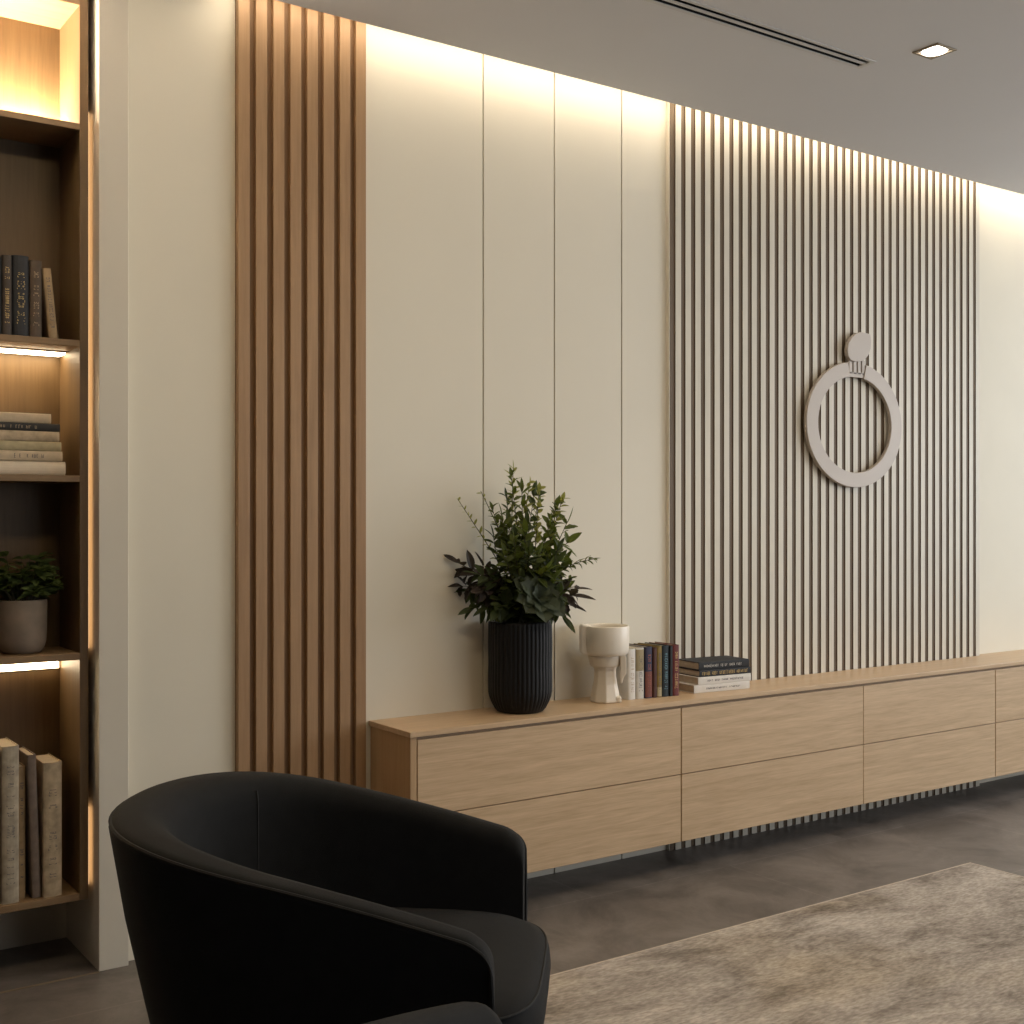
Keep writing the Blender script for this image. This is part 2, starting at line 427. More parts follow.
# ------------------------------------------------------------------ ring sculpture on the slats
ry = SLAT_Y-0.0042
rs = empty('ring_wall_sculpture', 'taupe open ring with a leaf shaped tip hung on the pale slats', 'wall sculpture', (3.932, ry, 1.567))
bm = bmesh.new()
ro = (0.290, 0.252); ri = (0.223, 0.193)
a0, a1 = math.radians(90+9), math.radians(360+90-13)
out = []; inn = []
NS = 90
for i in range(NS+1):
    a = a0+(a1-a0)*i/NS
    out.append((ro[0]*math.cos(a), ro[1]*math.sin(a))); inn.append((ri[0]*math.cos(a), ri[1]*math.sin(a)))
yf, yb = -0.026, -0.010
vs = [[bm.verts.new((p[0], y, p[1])) for p in L_] for (L_, y) in ((out, yf), (inn, yf), (out, yb), (inn, yb))]
for i in range(NS):
    bm.faces.new((vs[0][i], vs[0][i+1], vs[1][i+1], vs[1][i])); bm.faces.new((vs[2][i], vs[3][i], vs[3][i+1], vs[2][i+1]))
    bm.faces.new((vs[0][i], vs[2][i], vs[2][i+1], vs[0][i+1])); bm.faces.new((vs[1][i], vs[1][i+1], vs[3][i+1], vs[3][i]))
for i in (0, NS): bm.faces.new((vs[0][i], vs[1][i], vs[3][i], vs[2][i]))
link('ring', bm, M['ring'], rs, bevel=0.002)
bm = bmesh.new()
lp_ = [(-0.055,.298),(-0.048,.325),(-0.028,.350),(0.0,.368),(.034,.376),(.086,.372),(.092,.345),(.088,.312),(.074,.285),(.045,.260),(-.008,.252),(-.036,.257),(-0.052,.275)]
prism(bm, lp_, -0.030, -0.012, 'y')
link('leaf_tip', bm, M['ring'], rs, bevel=0.003)
bm = bmesh.new()
for k, x in enumerate((-0.034, -0.008, 0.018, 0.044)):
    prism(bm, [(x, .205), (x+.017, .205), (x+.017, .262), (x, .262)], -0.022, -0.012, 'y')
prism(bm, [(-.036, .192), (.064, .192), (.064, .210), (-.036, .210)], -0.022, -0.012, 'y')
link('neck', bm, M['ring'], rs)
for (x, z) in ((-.25, 0), (.25, 0), (0, -.22), (-.06, .215)):
    boxobj('standoff', (x-.006, x+.006, -.0118, 0.0, z-.006, z+.006), M['darkmetal'], rs)

# ------------------------------------------------------------------ wall-hung drawer cabinets with one worktop
CF = 3.030                  # drawer fronts
def cabinet(label, x0, x1, cols, yback, end_panel=False):
    t = empty('drawer_cabinet', label, 'cabinet', (x0, yback, 0.106), group='wall hung oak drawer cabinets')
    w = x1-x0; d = yback-CF
    ox = 0.022 if end_panel else 0.0
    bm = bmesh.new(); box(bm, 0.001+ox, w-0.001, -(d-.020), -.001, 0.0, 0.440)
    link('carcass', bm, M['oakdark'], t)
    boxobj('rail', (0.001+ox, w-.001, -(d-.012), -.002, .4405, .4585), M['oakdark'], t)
    if end_panel:
        boxobj('end_panel', (0.0, 0.021, -d, -.001, 0.0, 0.4580), M['oakZ'], t, bevel=0.001)
    cuts = [ox]+[c-x0 for c in cols]+[w]
    for i in range(len(cuts)-1):
        for (z0, z1) in ((0.0, 0.2245), (0.2275, 0.449)):
            boxobj('drawer_front', (cuts[i]+.0014+(0.001 if i == 0 else 0), cuts[i+1]-.0014-(0.001 if i == len(cuts)-2 else 0), -d, -(d-.0195), z0, z1), M['oakX'], t, bevel=0.001)
    return t
cabinet('leftmost oak drawer cabinet, two wide drawers, beside the brown slats', 1.754, 2.802, [], 3.272, True)
cabinet('middle oak drawer cabinet with four drawers below the pale slats', 2.802, 4.579, [3.735], 3.2505)
cabinet('rightmost oak drawer cabinet, cut off by the right edge of the photo', 4.579, 6.36, [5.47], 3.2505)
bm = bmesh.new()
prism(bm, [(1.749, 3.022), (6.37, 3.022), (6.37, 3.283), (4.802, 3.283), (4.802, 3.2505), (2.952, 3.2505), (2.952, 3.2735), (1.749, 3.2735)], 0.5648, 0.5805)
tag(link('worktop', bm, M['oaktop'], bevel=0.0015), 'long thin oak worktop running over all the drawer cabinets', 'worktop')
TOP = 0.5805

# ------------------------------------------------------------------ books
def glyphs(bm, length, width, seed, fill=0.75):
    """a row of illegible small letter strokes along x, centred on the spine width (z)"""
    r = random.Random(seed); x = -length/2
    while x < length/2:
        cw = r.uniform(.003, .0055)
        if r.random() < fill:
            hh = width*r.uniform(.20, .34)
            k = r.randint(0, 3)
            box(bm, x, x+.0012, -.0004, .0003, -hh, hh)
            if k != 1: box(bm, x+.0013, x+cw-.001, -.0004, .0003, hh-.0012, hh)
            if k in (0, 2): box(bm, x+.0013, x+cw-.001, -.0004, .0003, -.0006, .0006)
            if k in (1, 2): box(bm, x+.0013, x+cw-.001, -.0004, .0003, -hh, -hh+.0012)
            if k in (0, 3): box(bm, x+cw-.001, x+cw, -.0004, .0003, -hh, hh)
        x += cw+.0022

def book(label, group, th, h, d, cover, ink, loc, rot, name='book', seed=0, band=None, letters=True, roundness=0.35, lfill=0.75, lspan=0.7, lsize=1.0):
    """spine faces -y, height along z, thickness along x"""
    t = empty(name, label, 'book', loc, rot, group)
    c = 0.0022
    r = th*roundness*0.5
    bm = bmesh.new()
    N = 8
    outer = [(-th/2, d)]; inner = [(-th/2+c, d)]
    for i in range(N+1):
        a = PI*i/N
        outer.append((-math.cos(a)*th/2, r - math.sin(a)*r)); inner.append((-math.cos(a)*(th/2-c), r+c*0.9 - math.sin(a)*r))
    outer.append((th/2, d)); inner.append((th/2-c, d))
    n = len(outer)
    V = [[bm.verts.new((p[0], p[1], z)) for p in L_] for z in (0, h) for L_ in (outer, inner)]
    for i in range(n-1):
        bm.faces.new((V[0][i], V[0][i+1], V[2][i+1], V[2][i])); bm.faces.new((V[1][i], V[3][i], V[3][i+1], V[1][i+1]))
        bm.faces.new((V[0][i], V[1][i], V[1][i+1], V[0][i+1])); bm.faces.new((V[2][i], V[2][i+1], V[3][i+1], V[3][i]))
    for i in (0, n-1): bm.faces.new((V[0][i], V[2][i], V[3][i], V[1][i]))
    link('cover', bm, cover, t)
    boxobj('pages', (-th/2+c, th/2-c, r+.003, d-.003, .003, h-.003), M['paper'], t)
    if letters and ink is not None:
        bm = bmesh.new(); glyphs(bm, h*lspan, th*0.72*lsize, seed, lfill)
        # strokes run up the spine: x -> z, z -> x; hug the curved spine
        for v in bm.verts:
            x, y, z = v.co
            zz = max(-0.98, min(0.98, z/(th/2)))
            v.co = (z, r - r*math.sqrt(1-zz*zz) + y, x+h/2)
        link('spine_lettering', bm, ink, t)
    if band is not None:
        (f0, f1, bmat) = band
        bm = bmesh.new()
        A = [[bm.verts.new((p[0], p[1]-.0002, z)) for p in outer[1:-1]] for z in (h*f0, h*f1)]
        B = [[bm.verts.new((p[0], p[1]+.0006, z)) for p in outer[1:-1]] for z in (h*f0, h*f1)]
        k = len(A[0])
        for i in range(k-1):
            bm.faces.new((A[0][i], A[0][i+1], A[1][i+1], A[1][i])); bm.faces.new((B[0][i], B[1][i], B[1][i+1], B[0][i+1]))
            bm.faces.new((A[0][i], B[0][i], B[0][i+1], A[0][i+1])); bm.faces.new((A[1][i], A[1][i+1], B[1][i+1], B[1][i]))
        for i in (0, k-1): bm.faces.new((A[0][i], A[1][i], B[1][i], B[0][i]))
        link('spine_band', bm, bmat, t)
    return t

inkw = plain('ink_white', (0.62, 0.60, 0.55), 0.6); inkd = plain('ink_dark', (0.09, 0.085, 0.10), 0.6)
inkg = plain('ink_gold', (0.62, 0.44, 0.16), 0.5); inkr = plain('ink_rust', (0.42, 0.12, 0.06), 0.6)
inkb = plain('ink_teal', (0.16, 0.33, 0.40), 0.6); inkt = plain('ink_tan', (0.42, 0.31, 0.19), 0.7)
bw = book_mat('cover_white', (0.74, 0.72, 0.68), .06); bgry = book_mat('cover_pale_grey', (0.60, 0.585, 0.54), .1)
bnav = book_mat('cover_navy', (0.032, 0.033, 0.072), .2); bred = book_mat('cover_red', (0.125, 0.017, 0.016), .15)
bbrn = book_mat('cover_maroon', (0.075, 0.026, 0.018), .2); byel = book_mat('cover_mustard', (0.23, 0.155, 0.035), .2)
bblk = book_mat('cover_black', (0.016, 0.017, 0.020), .2); btea = book_mat('cover_dark_teal', (0.012, 0.022, 0.030), .2)
G = 'books standing on the worktop'
# x0, x1, height, cover, ink, band, label
row = [
 (2.6620, 2.6940, .170, bw, inkt, None, 'white spined upright book next to the ivory sculptural vase'),
 (2.6950, 2.7290, .172, bgry, inkd, (.55, .97, plain('tan_strip', (.34, .28, .16), .7)), 'pale grey upright book with a tan upper spine'),
 (2.7320, 2.7635, .174, bnav, inkr, (.02, .52, plain('rose_strip', (.19, .065, .05), .7)), 'upright book with navy upper and rose lower spine'),
 (2.7640, 2.7790, .170, bbrn, None, None, 'thin plain maroon upright book next to the mustard spine'),
 (2.7800, 2.8010, .174, byel, inkd, (.02, .20, plain('cream_strip', (.42, .36, .22), .7)), 'mustard yellow upright book with a cream foot'),
 (2.8020, 2.8320, .175, btea, inkb, None, 'black upright book with teal lettering on its spine'),
 (2.8330, 2.8445, .172, bblk, None, None, 'thin unlettered black upright book beside the red one'),
 (2.8455, 2.8750, .175, bred, inkg, None, 'red upright book with gilt lettering, rightmost of the row'),
]
for i, (x0, x1, h, cv, ink, band, lab) in enumerate(row):
    dd = .126 if x1 < 2.95 else .12
    yy = 3.136-(x0-2.6575)*0.10
    book(lab, G, x1-x0, h, min(dd, 3.2725-yy-.002), cv, ink, ((x0+x1)/2, yy, TOP+.0004), (0, 0, 0), seed=10+i, band=band, lfill=.85)

# lying stack: thickness along z, spine facing the room
G2 = 'books stacked flat on the worktop'
def flat_book(label, group, th, length, d, cover, ink, xl, y, z, rz, **kw):
    """xl,y: left front corner of the spine; z: underside"""
    # rotating by +90 about y sends local z to +x and local x to -z
    loc = Vector((xl, y, z+th/2))
    return book(label, group, th, length, d, cover, ink, loc, (0, PI/2, rz), **kw)
sa = [(.0275, .252, .128, bw, inkd, 2.945, 3.119, -.085, 'white book at the bottom of the flat stack on the worktop'),
      (.0265, .242, .128, bw, inkd, 2.962, 3.116, -.07, 'white book lying directly under the black and gold one'),
      (.0225, .232, .126, bblk, inkg, 2.972, 3.120, -.085, 'black book with gold spine letters, second from the top of the stack'),
      (.0275, .226, .128, bblk, inkw, 2.974, 3.126, -.10, 'black book with white letters on top of the flat stack')]
z = TOP+.0004
for i, (th, ln, d, cv, ink, x, y, rz, lab) in enumerate(sa):
    kw = {}
    flat_book(lab, G2, th, ln, d, cv, ink, x, y, z, rz, seed=40+i, roundness=.12, lfill=[.7, .85, .95, .72][i], lspan=[.62, .66, .90, .80][i], lsize=[.5, .6, 1.25, .8][i], **kw)
    z += th+.0004

# ------------------------------------------------------------------ ivory sculptural vase
sv = empty('sculptural_vase', 'ivory ceramic goblet shaped vase between the plant and the books', 'vase', (2.577, 3.158, TOP), (0, 0, -math.radians(34.84)))
bm = bmesh.new()
lathe(bm, [(.044, 0), (.050, .001), (.051, .006), (.047, .030), (.041, .060), (.0375, .085), (.037, .105), (.040, .118)], 8)
link('foot', bm, M['ceramic'], sv, bevel=0.003)
bm = bmesh.new(); box(bm, .018, .052, -.036, .004, 0, .022); link('toe', bm, M['ceramic'], sv, bevel=0.006)
bm = bmesh.new()
lathe(bm, [(.046, .1185), (.050, .120), (.052, .128), (.058, .152), (.060, .156)], 40); link('collar', bm, M['ceramic'], sv, smooth=True)
bm = bmesh.new()
lathe(bm, [(.058, .1565), (.070, .158), (.0765, .164), (.079, .174), (.080, .200), (.0805, .252), (.079, .255), (.075, .254), (.073, .245), (.071, .185), (.060, .170), (.01, .168)], 56)
link('bowl', bm, M['ceramic'], sv, smooth=True)
bm = bmesh.new()
prism(bm, [(-.086, .170), (-.080, .162), (-.050, .157), (-.046, .17), (-.046, .254), (-.082, .262), (-.0875, .25)], -.046, .004, 'y')
link('side_fin', bm, M['ceramic'], sv, bevel=0.006)
bm = bmesh.new()
prism(bm, [(.046, .158), (.064, .158), (.0665, .150), (.0665, .096), (.059, .088), (.053, .066), (.0485, .066), (.048, .1), (.048, .13)], -.042, -.014, 'y')
link('handle', bm, M['ceramic'], sv, bevel=0.004)

# ------------------------------------------------------------------ black fluted vase and its greenery
VC = (2.231, 3.160)
vz = empty('fluted_vase', 'black ribbed ceramic vase holding the greenery on the worktop', 'vase', (VC[0], VC[1], TOP))
bm = bmesh.new()
prof = [(.066, 0), (.074, .003), (.082, .012), (.092, .030), (.099, .048), (.102, .064)]
for k in range(12): prof.append((.102+.0006*math.sin(k), .07+.204*k/11))
prof += [(.1015, .280), (.0985, .286), (.094, .288), (.090, .286), (.088, .275), (.086, .18), (.07, .06), (.01, .05)]
lathe(bm, prof, 264, .0042, 44, (.02, .281))
link('body', bm, M['vase'], vz, smooth=True)

RIM = TOP+.288
fa = empty('greenery_arrangement', 'tall arrangement of mixed dark green branches in the black vase', 'plant arrangement', (VC[0], VC[1], RIM-.02))
YMAX = 3.262-VC[1]
CAMR = Vector((.8207, -.5713, 0)); CAMF = Vector((.5713, .8207, 0))     # room-to-sofa diagonals used to spread the branches
def branch_pts(p0, p1, bow=(0, 0, 0), n=8):
    p0, p1, bow = Vector(p0), Vector(p1), Vector(bow)
    return [p0.lerp(p1, i/n) + bow*math.sin(PI*i/n) for i in range(n+1)]
def sprig(name, tip, mat, lsize, lw, count, start=.25, bow=(0,0,0), base=None, stem_r=.0022, curl=.3, lobes=0, label=None, ends=True, droop=0.0, seed=0):
    random.seed(seed)
    base = base or (random.uniform(-.04, .04), random.uniform(-.04, .03), 0)
    pts = branch_pts(base, tip, bow, 10)
    bm = bmesh.new()
    for i in range(count):
        t = start+(1-start)*(i+.5)/count
        f = t*10; k = min(9, int(f)); p = pts[k].lerp(pts[k+1], f-k); ax = (pts[k+1]-pts[k]).normalized()
        ang = i*2.4+random.uniform(-.4, .4)
        s1 = ax.cross(Vector((0.3, 1, 0.1))).normalized(); s2 = ax.cross(s1)
        out_ = s1*math.cos(ang)+s2*math.sin(ang)*.75
        d = (out_*random.uniform(.7, 1.0)+ax*random.uniform(.35, .9)+Vector((0, -.10, -droop)))
        sz = lsize*random.uniform(.7, 1.2)*(1.0-.35*t)
        leaf(bm, p, d, sz, sz*lw, curl*random.uniform(.3, 1.6), lobes=lobes)
    if ends: leaf(bm, pts[-1]-(pts[-1]-pts[-2])*.3, pts[-1]-pts[-2], lsize*.8, lsize*lw*.6, .1)
    clamp_y(bm, YMAX)
    o = link(name, bm, mat, fa)
    if label: o['label'] = label
    bs = bmesh.new(); tube(bs, pts, stem_r, stem_r*.45, 6); clamp_y(bs, YMAX)
    link('stem', bs, M['stem'], o)
    return o
def AT(r, z, f=0.0): 
    v = CAMR*r + CAMF*f
    return (v.x, min(v.y, YMAX-.01), z)
P = 3.18e-3            # metres covered at the vase per picture-sized unit
sprig('leafy_sprig', AT(-.022, .505), M['leafpale'], .055, .24, 30, .45, seed=1, label='tallest upright sprig with narrow olive leaves')
sprig('leafy_sprig', AT(.005, .44, -.05), M['leafmid'], .060, .36, 24, .3, seed=2)
sprig('leafy_sprig', AT(.045, .425), M['leafdark'], .070, .50, 18, .3, seed=3)
sprig('leafy_sprig', AT(.115, .385), M['leafmid'], .050, .55, 30, .35, seed=4, bow=AT(.02, .0))
sprig('leafy_sprig', AT(.150, .335, -.02), M['leafmid'], .080, .42, 14, .3, seed=5, lobes=3)
sprig('leafy_sprig', AT(.09, .33, -.08), M['leafmid'], .062, .46, 24, .2, seed=6)
sprig('leafy_sprig', AT(-.06, .36, -.04), M['leafmid'], .060, .40, 26, .2, seed=7)
sprig('leafy_sprig', AT(-.085, .29, -.06), M['leafdark'], .062, .46, 24, .15, seed=8)
sprig('leafy_sprig', AT(.02, .33, -.10), M['leafdark'], .064, .44, 28, .1, seed=9)
sprig('leafy_sprig', AT(-.02, .28, -.12), M['leafmid'], .066, .40, 26, .1, seed=10)
sprig('leafy_sprig', AT(.12, .25, -.06), M['leafdark'], .066, .46, 24, .1, seed=11)
sprig('leafy_sprig', AT(.145, .215, .0), M['leafmid'], .056, .5, 20, .15, seed=12)
sprig('leafy_sprig', AT(-.12, .20, -.04), M['leafplum'], .070, .46, 20, .1, seed=13)
sprig('leafy_sprig', AT(.06, .40, .02), M['leafmid'], .050, .42, 26, .2, seed=14)
sprig('leafy_sprig', AT(-.045, .42, .02), M['leafdark'], .048, .36, 22, .3, seed=24)
sprig('leafy_sprig', AT(.03, .24, -.13), M['leafdark'], .064, .42, 26, .1, seed=25)
sprig('trailing_twig', AT(-.215, .405), M['leafpale'], .030, .34, 34, .35, bow=AT(.025, -.03), seed=15, curl=.2, label='thin twig with tiny leaves reaching up to the left')
sprig('trailing_twig', AT(-.125, .430), M['leafpale'], .026, .36, 22, .4, bow=AT(.03, .0), seed=16, curl=.2)
sprig('trailing_twig', AT(.235, .215), M['leafmid'], .038, .50, 26, .35, bow=AT(.0, .055), seed=17, curl=.5, label='thin twig bending out to the right')
sprig('trailing_twig', AT(.165, .155), M['leafmid'], .030, .50, 20, .3, bow=AT(.0, .03), seed=18, curl=.5)
sprig('broad_leaf_branch', AT(-.215, .205), M['leafplum'], .085, .46, 8, .5, bow=AT(.0, .03), seed=19, label='dark plum leaved branch low on the left')
sprig('broad_leaf_branch', AT(-.165, .115), M['leafdark'], .085, .5, 14, .2, bow=AT(0, .04), seed=20, droop=.3)
sprig('broad_leaf_branch', AT(.165, .10, -.03), M['leafplum'], .105, .55, 9, .35, bow=AT(0, .04), seed=21, lobes=3, label='dark lobed leaves low on the right')
sprig('broad_leaf_branch', AT(-.10, .07, -.08), M['leafdark'], .085, .45, 14, .15, bow=AT(0, .05), seed=22, droop=.5)
sprig('broad_leaf_branch', AT(.135, .035, -.07), M['leafdark'], .095, .40, 12, .2, bow=AT(0, .06), seed=23, droop=.6)
sprig('broad_leaf_branch', AT(-.13, .17, -.09), M['leafdark'], .080, .5, 14, .15, bow=AT(0, .04), seed=26, droop=.2)
sprig('broad_leaf_branch', AT(.0, .12, -.12), M['leafdark'], .080, .5, 16, .1, bow=AT(0, .04), seed=27, droop=.3)
random.seed(77)
for q in range(20):
    rr_ = random.uniform(-.135, .135); zz_ = random.uniform(.13, .36)*(1-abs(rr_)*1.6)
    sprig('leafy_sprig', AT(rr_, zz_, random.uniform(-.12, .02)), [M['leafmid'], M['leafdark'], M['leafmid'], M['leafplum'] if rr_ < -.03 else M['leafdark']][q % 4], random.uniform(.060, .085), random.uniform(.45, .62), 20, .12, seed=200+q)
for q, (r_, z_, f_, m_, lb) in enumerate(((-.19, .13, -.02, 'leafplum', 3), (-.17, .17, .0, 'leafplum', 0), (-.15, .06, -.05, 'leafdark', 0), (-.12, .12, -.10, 'leafplum', 3), (-.07, .06, -.12, 'leafdark', 0), (.18, .12, .0, 'leafplum', 3), (.16, .07, -.05, 'leafplum', 3), (.11, .06, -.11, 'leafdark', 0), (.155, .27, .0, 'leafmid', 3), (.08, .18, -.12, 'leafmid', 0))):
    sprig('broad_leaf_branch', AT(r_, z_, f_), M[m_], .075, .58, 11, .3, bow=AT(0, .04), seed=300+q, lobes=lb, droop=.25)
for q, (r_, z_) in enumerate(((-.03, .49), (.06, .44), (.12, .40), (.135, .41), (-.09, .38), (.03, .46))):
    sprig('leafy_sprig', AT(r_, z_, -.02), M['leafpale' if q % 2 else 'leafmid'], .042, .55, 26, .45, seed=330+q)
# grey-green rosette leaning over the front of the rim
random.seed(31)
bm = bmesh.new()
rc = Vector(AT(.055, .095, -.105))
axis = Vector(AT(.35, .55, -.8)).normalized()
u1 = axis.cross(Vector((0, 0, 1))).normalized(); u2 = axis.cross(u1)
for ringi, (k, ln, open_) in enumerate(((5, .055, .55), (7, .085, 1.1), (9, .105, 1.9))):
    for i in range(k):
        a = 2*PI*i/k+ringi*.4+random.uniform(-.12, .12)
        d = (u1*math.cos(a)+u2*math.sin(a))*open_+axis
        leaf(bm, rc, d, ln*random.uniform(.85, 1.1), ln*.62, .5, normal=axis, tip=.86)
clamp_y(bm, YMAX)
ro_ = link('leaf_rosette', bm, M['leafgrey'], fa); ro_['label'] = 'grey green rosette of broad leaves at the front'
bs = bmesh.new(); tube(bs, branch_pts((0.01, -.02, 0), rc, (0, 0, .02), 6), .004, .003); link('stem', bs, M['stem'], ro_)

# ------------------------------------------------------------------ bookcase in the niche
BF, BB = 3.297, 3.505        # front and back faces
XI, XO = 0.901, 0.9235       # inner and outer face of the right side panel
XL = -0.45
bc = empty('bookcase', 'tall brown veneered bookcase with lit shelves at the left edge', 'bookcase', (XL, BB, 0.183))
def L(x0, x1, y0, y1, z0, z1): return (x0-XL, x1-XL, y0-BB, y1-BB, z0-.183, z1-.183)
boxobj('side_panel', L(XI, XO, BF, BB, .183, 2.600), M['case'], bc, bevel=.001)
boxobj('side_panel', L(XL, XL+.0225, BF, BB, .183, 2.600), M['case'], bc, bevel=.001)
boxobj('back_panel', L(XL+.0226, XI-.0001, BB-.010, BB, .183, 2.600), M['case'], bc)
shelf_z = [(2.222, 2.239), (1.648, 1.665), (1.290, 1.307), (0.819, 0.838), (0.183, 0.2015), (2.552, 2.600)]
for (a, b_) in shelf_z:
    boxobj('shelf', L(XL+.0226, XI-.0001, BF, BB-.0101, a, b_), M['caseX'], bc, bevel=.001)
def strip(dims_channel, dims_glow, m):
    c = boxobj('light_strip', L(*dims_channel), M['bronze'], bc)
    boxobj('diffuser', L(*dims_glow), m, c)['label'] = 'glowing warm light strip'
def shelf_led(zc, up):
    s_ = 1 if up else -1
    za, zb = sorted((zc, zc+s_*.004)); zg, zh = sorted((zc+s_*.0041, zc+s_*.008))
    yf = 3.444 if up else 3.410
    strip((XL+.06, XI-.004, yf, 3.478, za, zb), (XL+.062, XI-.006, yf+.002, 3.476, zg, zh), M['top_led'] if up else M['shelf_led'])
shelf_led(2.2391, True)
shelf_led(1.6479, False)
strip((XL+.06, XI-.004, 3.488, 3.4948, .778, .814), (XL+.062, XI-.006, 3.482, 3.4879, .780, .812), M['shelf_led'])
for (z0, z1) in ((.845, 2.28), (.215, .425)):
    strip((XO+.0001, XO+.003, 3.309, 3.355, z0, z1), (XO+.0031, XO+.006, 3.311, 3.353, z0+.002, z1-.002), M['side_led'])

# dark upright books, second shelf
G3 = 'dark upright books in the bookcase'
cdk = book_mat('cover_charcoal', (0.022, 0.020, 0.018), .2); cbr = book_mat('cover_dark_brown', (0.085, 0.058, 0.036), .25)
ctan = book_mat('cover_old_tan', (0.36, 0.255, 0.140), .25); cst = book_mat('cover_brown_black', (0.050, 0.036, 0.026), .25)
ccr = book_mat('cover_cream', (0.54, 0.43, 0.29), .15); ccr2 = book_mat('cover_worn_cream', (0.46, 0.36, 0.235), .3)
col_ = book_mat('cover_olive_cream', (0.43, 0.36, 0.21), .2); cwh = book_mat('cover_bright_cream', (0.70, 0.60, 0.46), .06)
cgr = book_mat('cover_grey_brown', (0.17, 0.125, 0.095), .25); cgr2 = book_mat('cover_worn_grey', (0.40, 0.34, 0.25), .3)
zs = 1.6654
for i, (x0, x1, h, cv, ink, tilt, lab) in enumerate([
    (.676, .7085, .196, cdk, inkt, 0, 'charcoal upright book at the photo edge, leftmost on the dark shelf'),
    (.710, .7335, .205, cst, inkg, 0, 'brown black upright book with gilt letters, at the left edge'),
    (.735, .7765, .208, bblk, inkg, 0, 'thick black upright book on the dark shelf'),
    (.778, .8085, .200, cbr, inkt, 0, 'dark brown upright book beside the thick black one'),
    (.8105, .8330, .182, ctan, inkd, -.10, 'short tan book leaning at the right end of the dark row')]):
    book(lab, G3, x1-x0, h, .135, cv, ink, ((x0+x1)/2+(0.016 if tilt else 0), 3.306, zs+(.0013 if tilt else 0)), (0, tilt, 0), seed=60+i, lfill=.7, roundness=.5)

# flat stack, third shelf
G4 = 'pale books stacked flat in the bookcase'
z = 1.3074
for i, (th, xr, cv, ink, lab) in enumerate([
    (.0355, .869, cwh, None, 'bright cream thick book at the bottom of the bookcase stack'),
    (.0265, .861, ccr, inkd, 'cream book with dark marks just above the bright bottom one'),
    (.0245, .858, col_, None, 'olive cream flat book in the middle of the bookcase stack'),
    (.0265, .853, ccr2, None, 'tan flat book directly below the dark one in the stack'),
    (.0195, .855, cdk, inkt, 'dark flat book second from the top of the bookcase stack'),
    (.0255, .832, ccr, None, 'pale book on the very top of the bookcase stack')]):
    ln = .235 + .006*(i % 2)
    flat_book(lab, G4, th, ln, .135, cv, ink, xr-ln, 3.312, z, 0.0, seed=80+i, roundness=.25 if i else .4, lfill=.6, lspan=.6)
    z += th+.0004

# big worn books, bottom shelf
G5 = 'worn upright books in the bottom of the bookcase'
zs = .2019
for i, (x0, x1, h, d, cv, ink, y, tilt, lab) in enumerate([
    (.640, .707, .395, .15, ccr, None, 3.312, 0, 'tall cream book cut off by the left photo edge'),
    (.7095, .7520, .405, .15, cgr2, inkd, 3.308, 0, 'tall worn grey cream book on the bottom shelf'),
    (.7550, .7730, .345, .13, ctan, inkd, 3.335, 0, 'narrow worn tan book beside the tall grey cream one'),
    (.7865, .8080, .375, .14, cgr, None, 3.318, -.034, 'grey brown book leaning against the rightmost worn book'),
    (.8115, .8590, .352, .14, ccr2, inkd, 3.306, 0, 'worn cream book rightmost on the bottom shelf')]):
    book(lab, G5, x1-x0, h, d, cv, ink, ((x0+x1)/2, y, zs+(.0008 if tilt else 0)), (0, tilt, 0), seed=100+i, lfill=.4, lspan=.75, roundness=.3)

# potted plant
pp = empty('potted_plant', 'small green plant in a brown stoneware pot in the bookcase', 'potted plant', (.775, 3.385, .8384))
bm = bmesh.new()
lathe(bm, [(.040, 0), (.046, .001), (.055, .010), (.061, .030), (.063, .060), (.0635, .138), (.0625, .141), (.0585, .141), (.0575, .135), (.055, .1), (.02, .098)], 48)
link('pot', bm, M['stoneware'], pp, smooth=True)
bm = bmesh.new(); lathe(bm, [(.0545, .100), (.0555, .118), (.02, .124)], 24); link('soil', bm, M['soil'], pp)
random.seed(5)
bm = bmesh.new(); bs = bmesh.new()
for i in range(60):
    a = random.uniform(0, 2*PI); sp = random.uniform(.15, 1.0)
    tip = Vector((math.cos(a)*.100*sp, math.sin(a)*.066*sp, .140+random.uniform(.0, .125)*(1.25-sp*.75)))
    b0 = Vector((math.cos(a)*.02, math.sin(a)*.02, .118))
    pts = branch_pts(b0, tip, (0, 0, .012), 5); tube(bs, pts, .0012, .0008, 5)
    for k in range(5):
        a2 = a+random.uniform(-1.4, 1.4)
        leaf(bm, pts[-1-(k % 2)], (math.cos(a2), math.sin(a2)*.8, random.uniform(-.1, .7)), random.uniform(.036, .056), random.uniform(.018, .027), .4, lobes=3)
for b_ in (bm, bs):
    for v in b_.verts:
        v.co.x = min(v.co.x, .105); v.co.y = min(v.co.y, .092)
fo = link('foliage', bm, M['leafpot'], pp); link('stem', bs, M['stem'], fo)

# ------------------------------------------------------------------ rug
rg = empty('rug', 'mottled taupe rug with a pale bound edge on the tiled floor', 'rug', (1.50, 0.35, 0))
RW, RH = 3.679-1.50, 2.532-0.35
boxobj('pile', (.006, RW-.006, .006, RH-.006, .0005, .010), M['rug'], rg)
bm = bmesh.new()
box(bm, 0, RW, 0, .006, .0005, .0105); box(bm, 0, RW, RH-.006, RH, .0005, .0105)
box(bm, 0, .006, .006, RH-.006, .0005, .0105); box(bm, RW-.006, RW, .006, RH-.006, .0005, .0105)
link('binding', bm, M['rugedge'], rg)

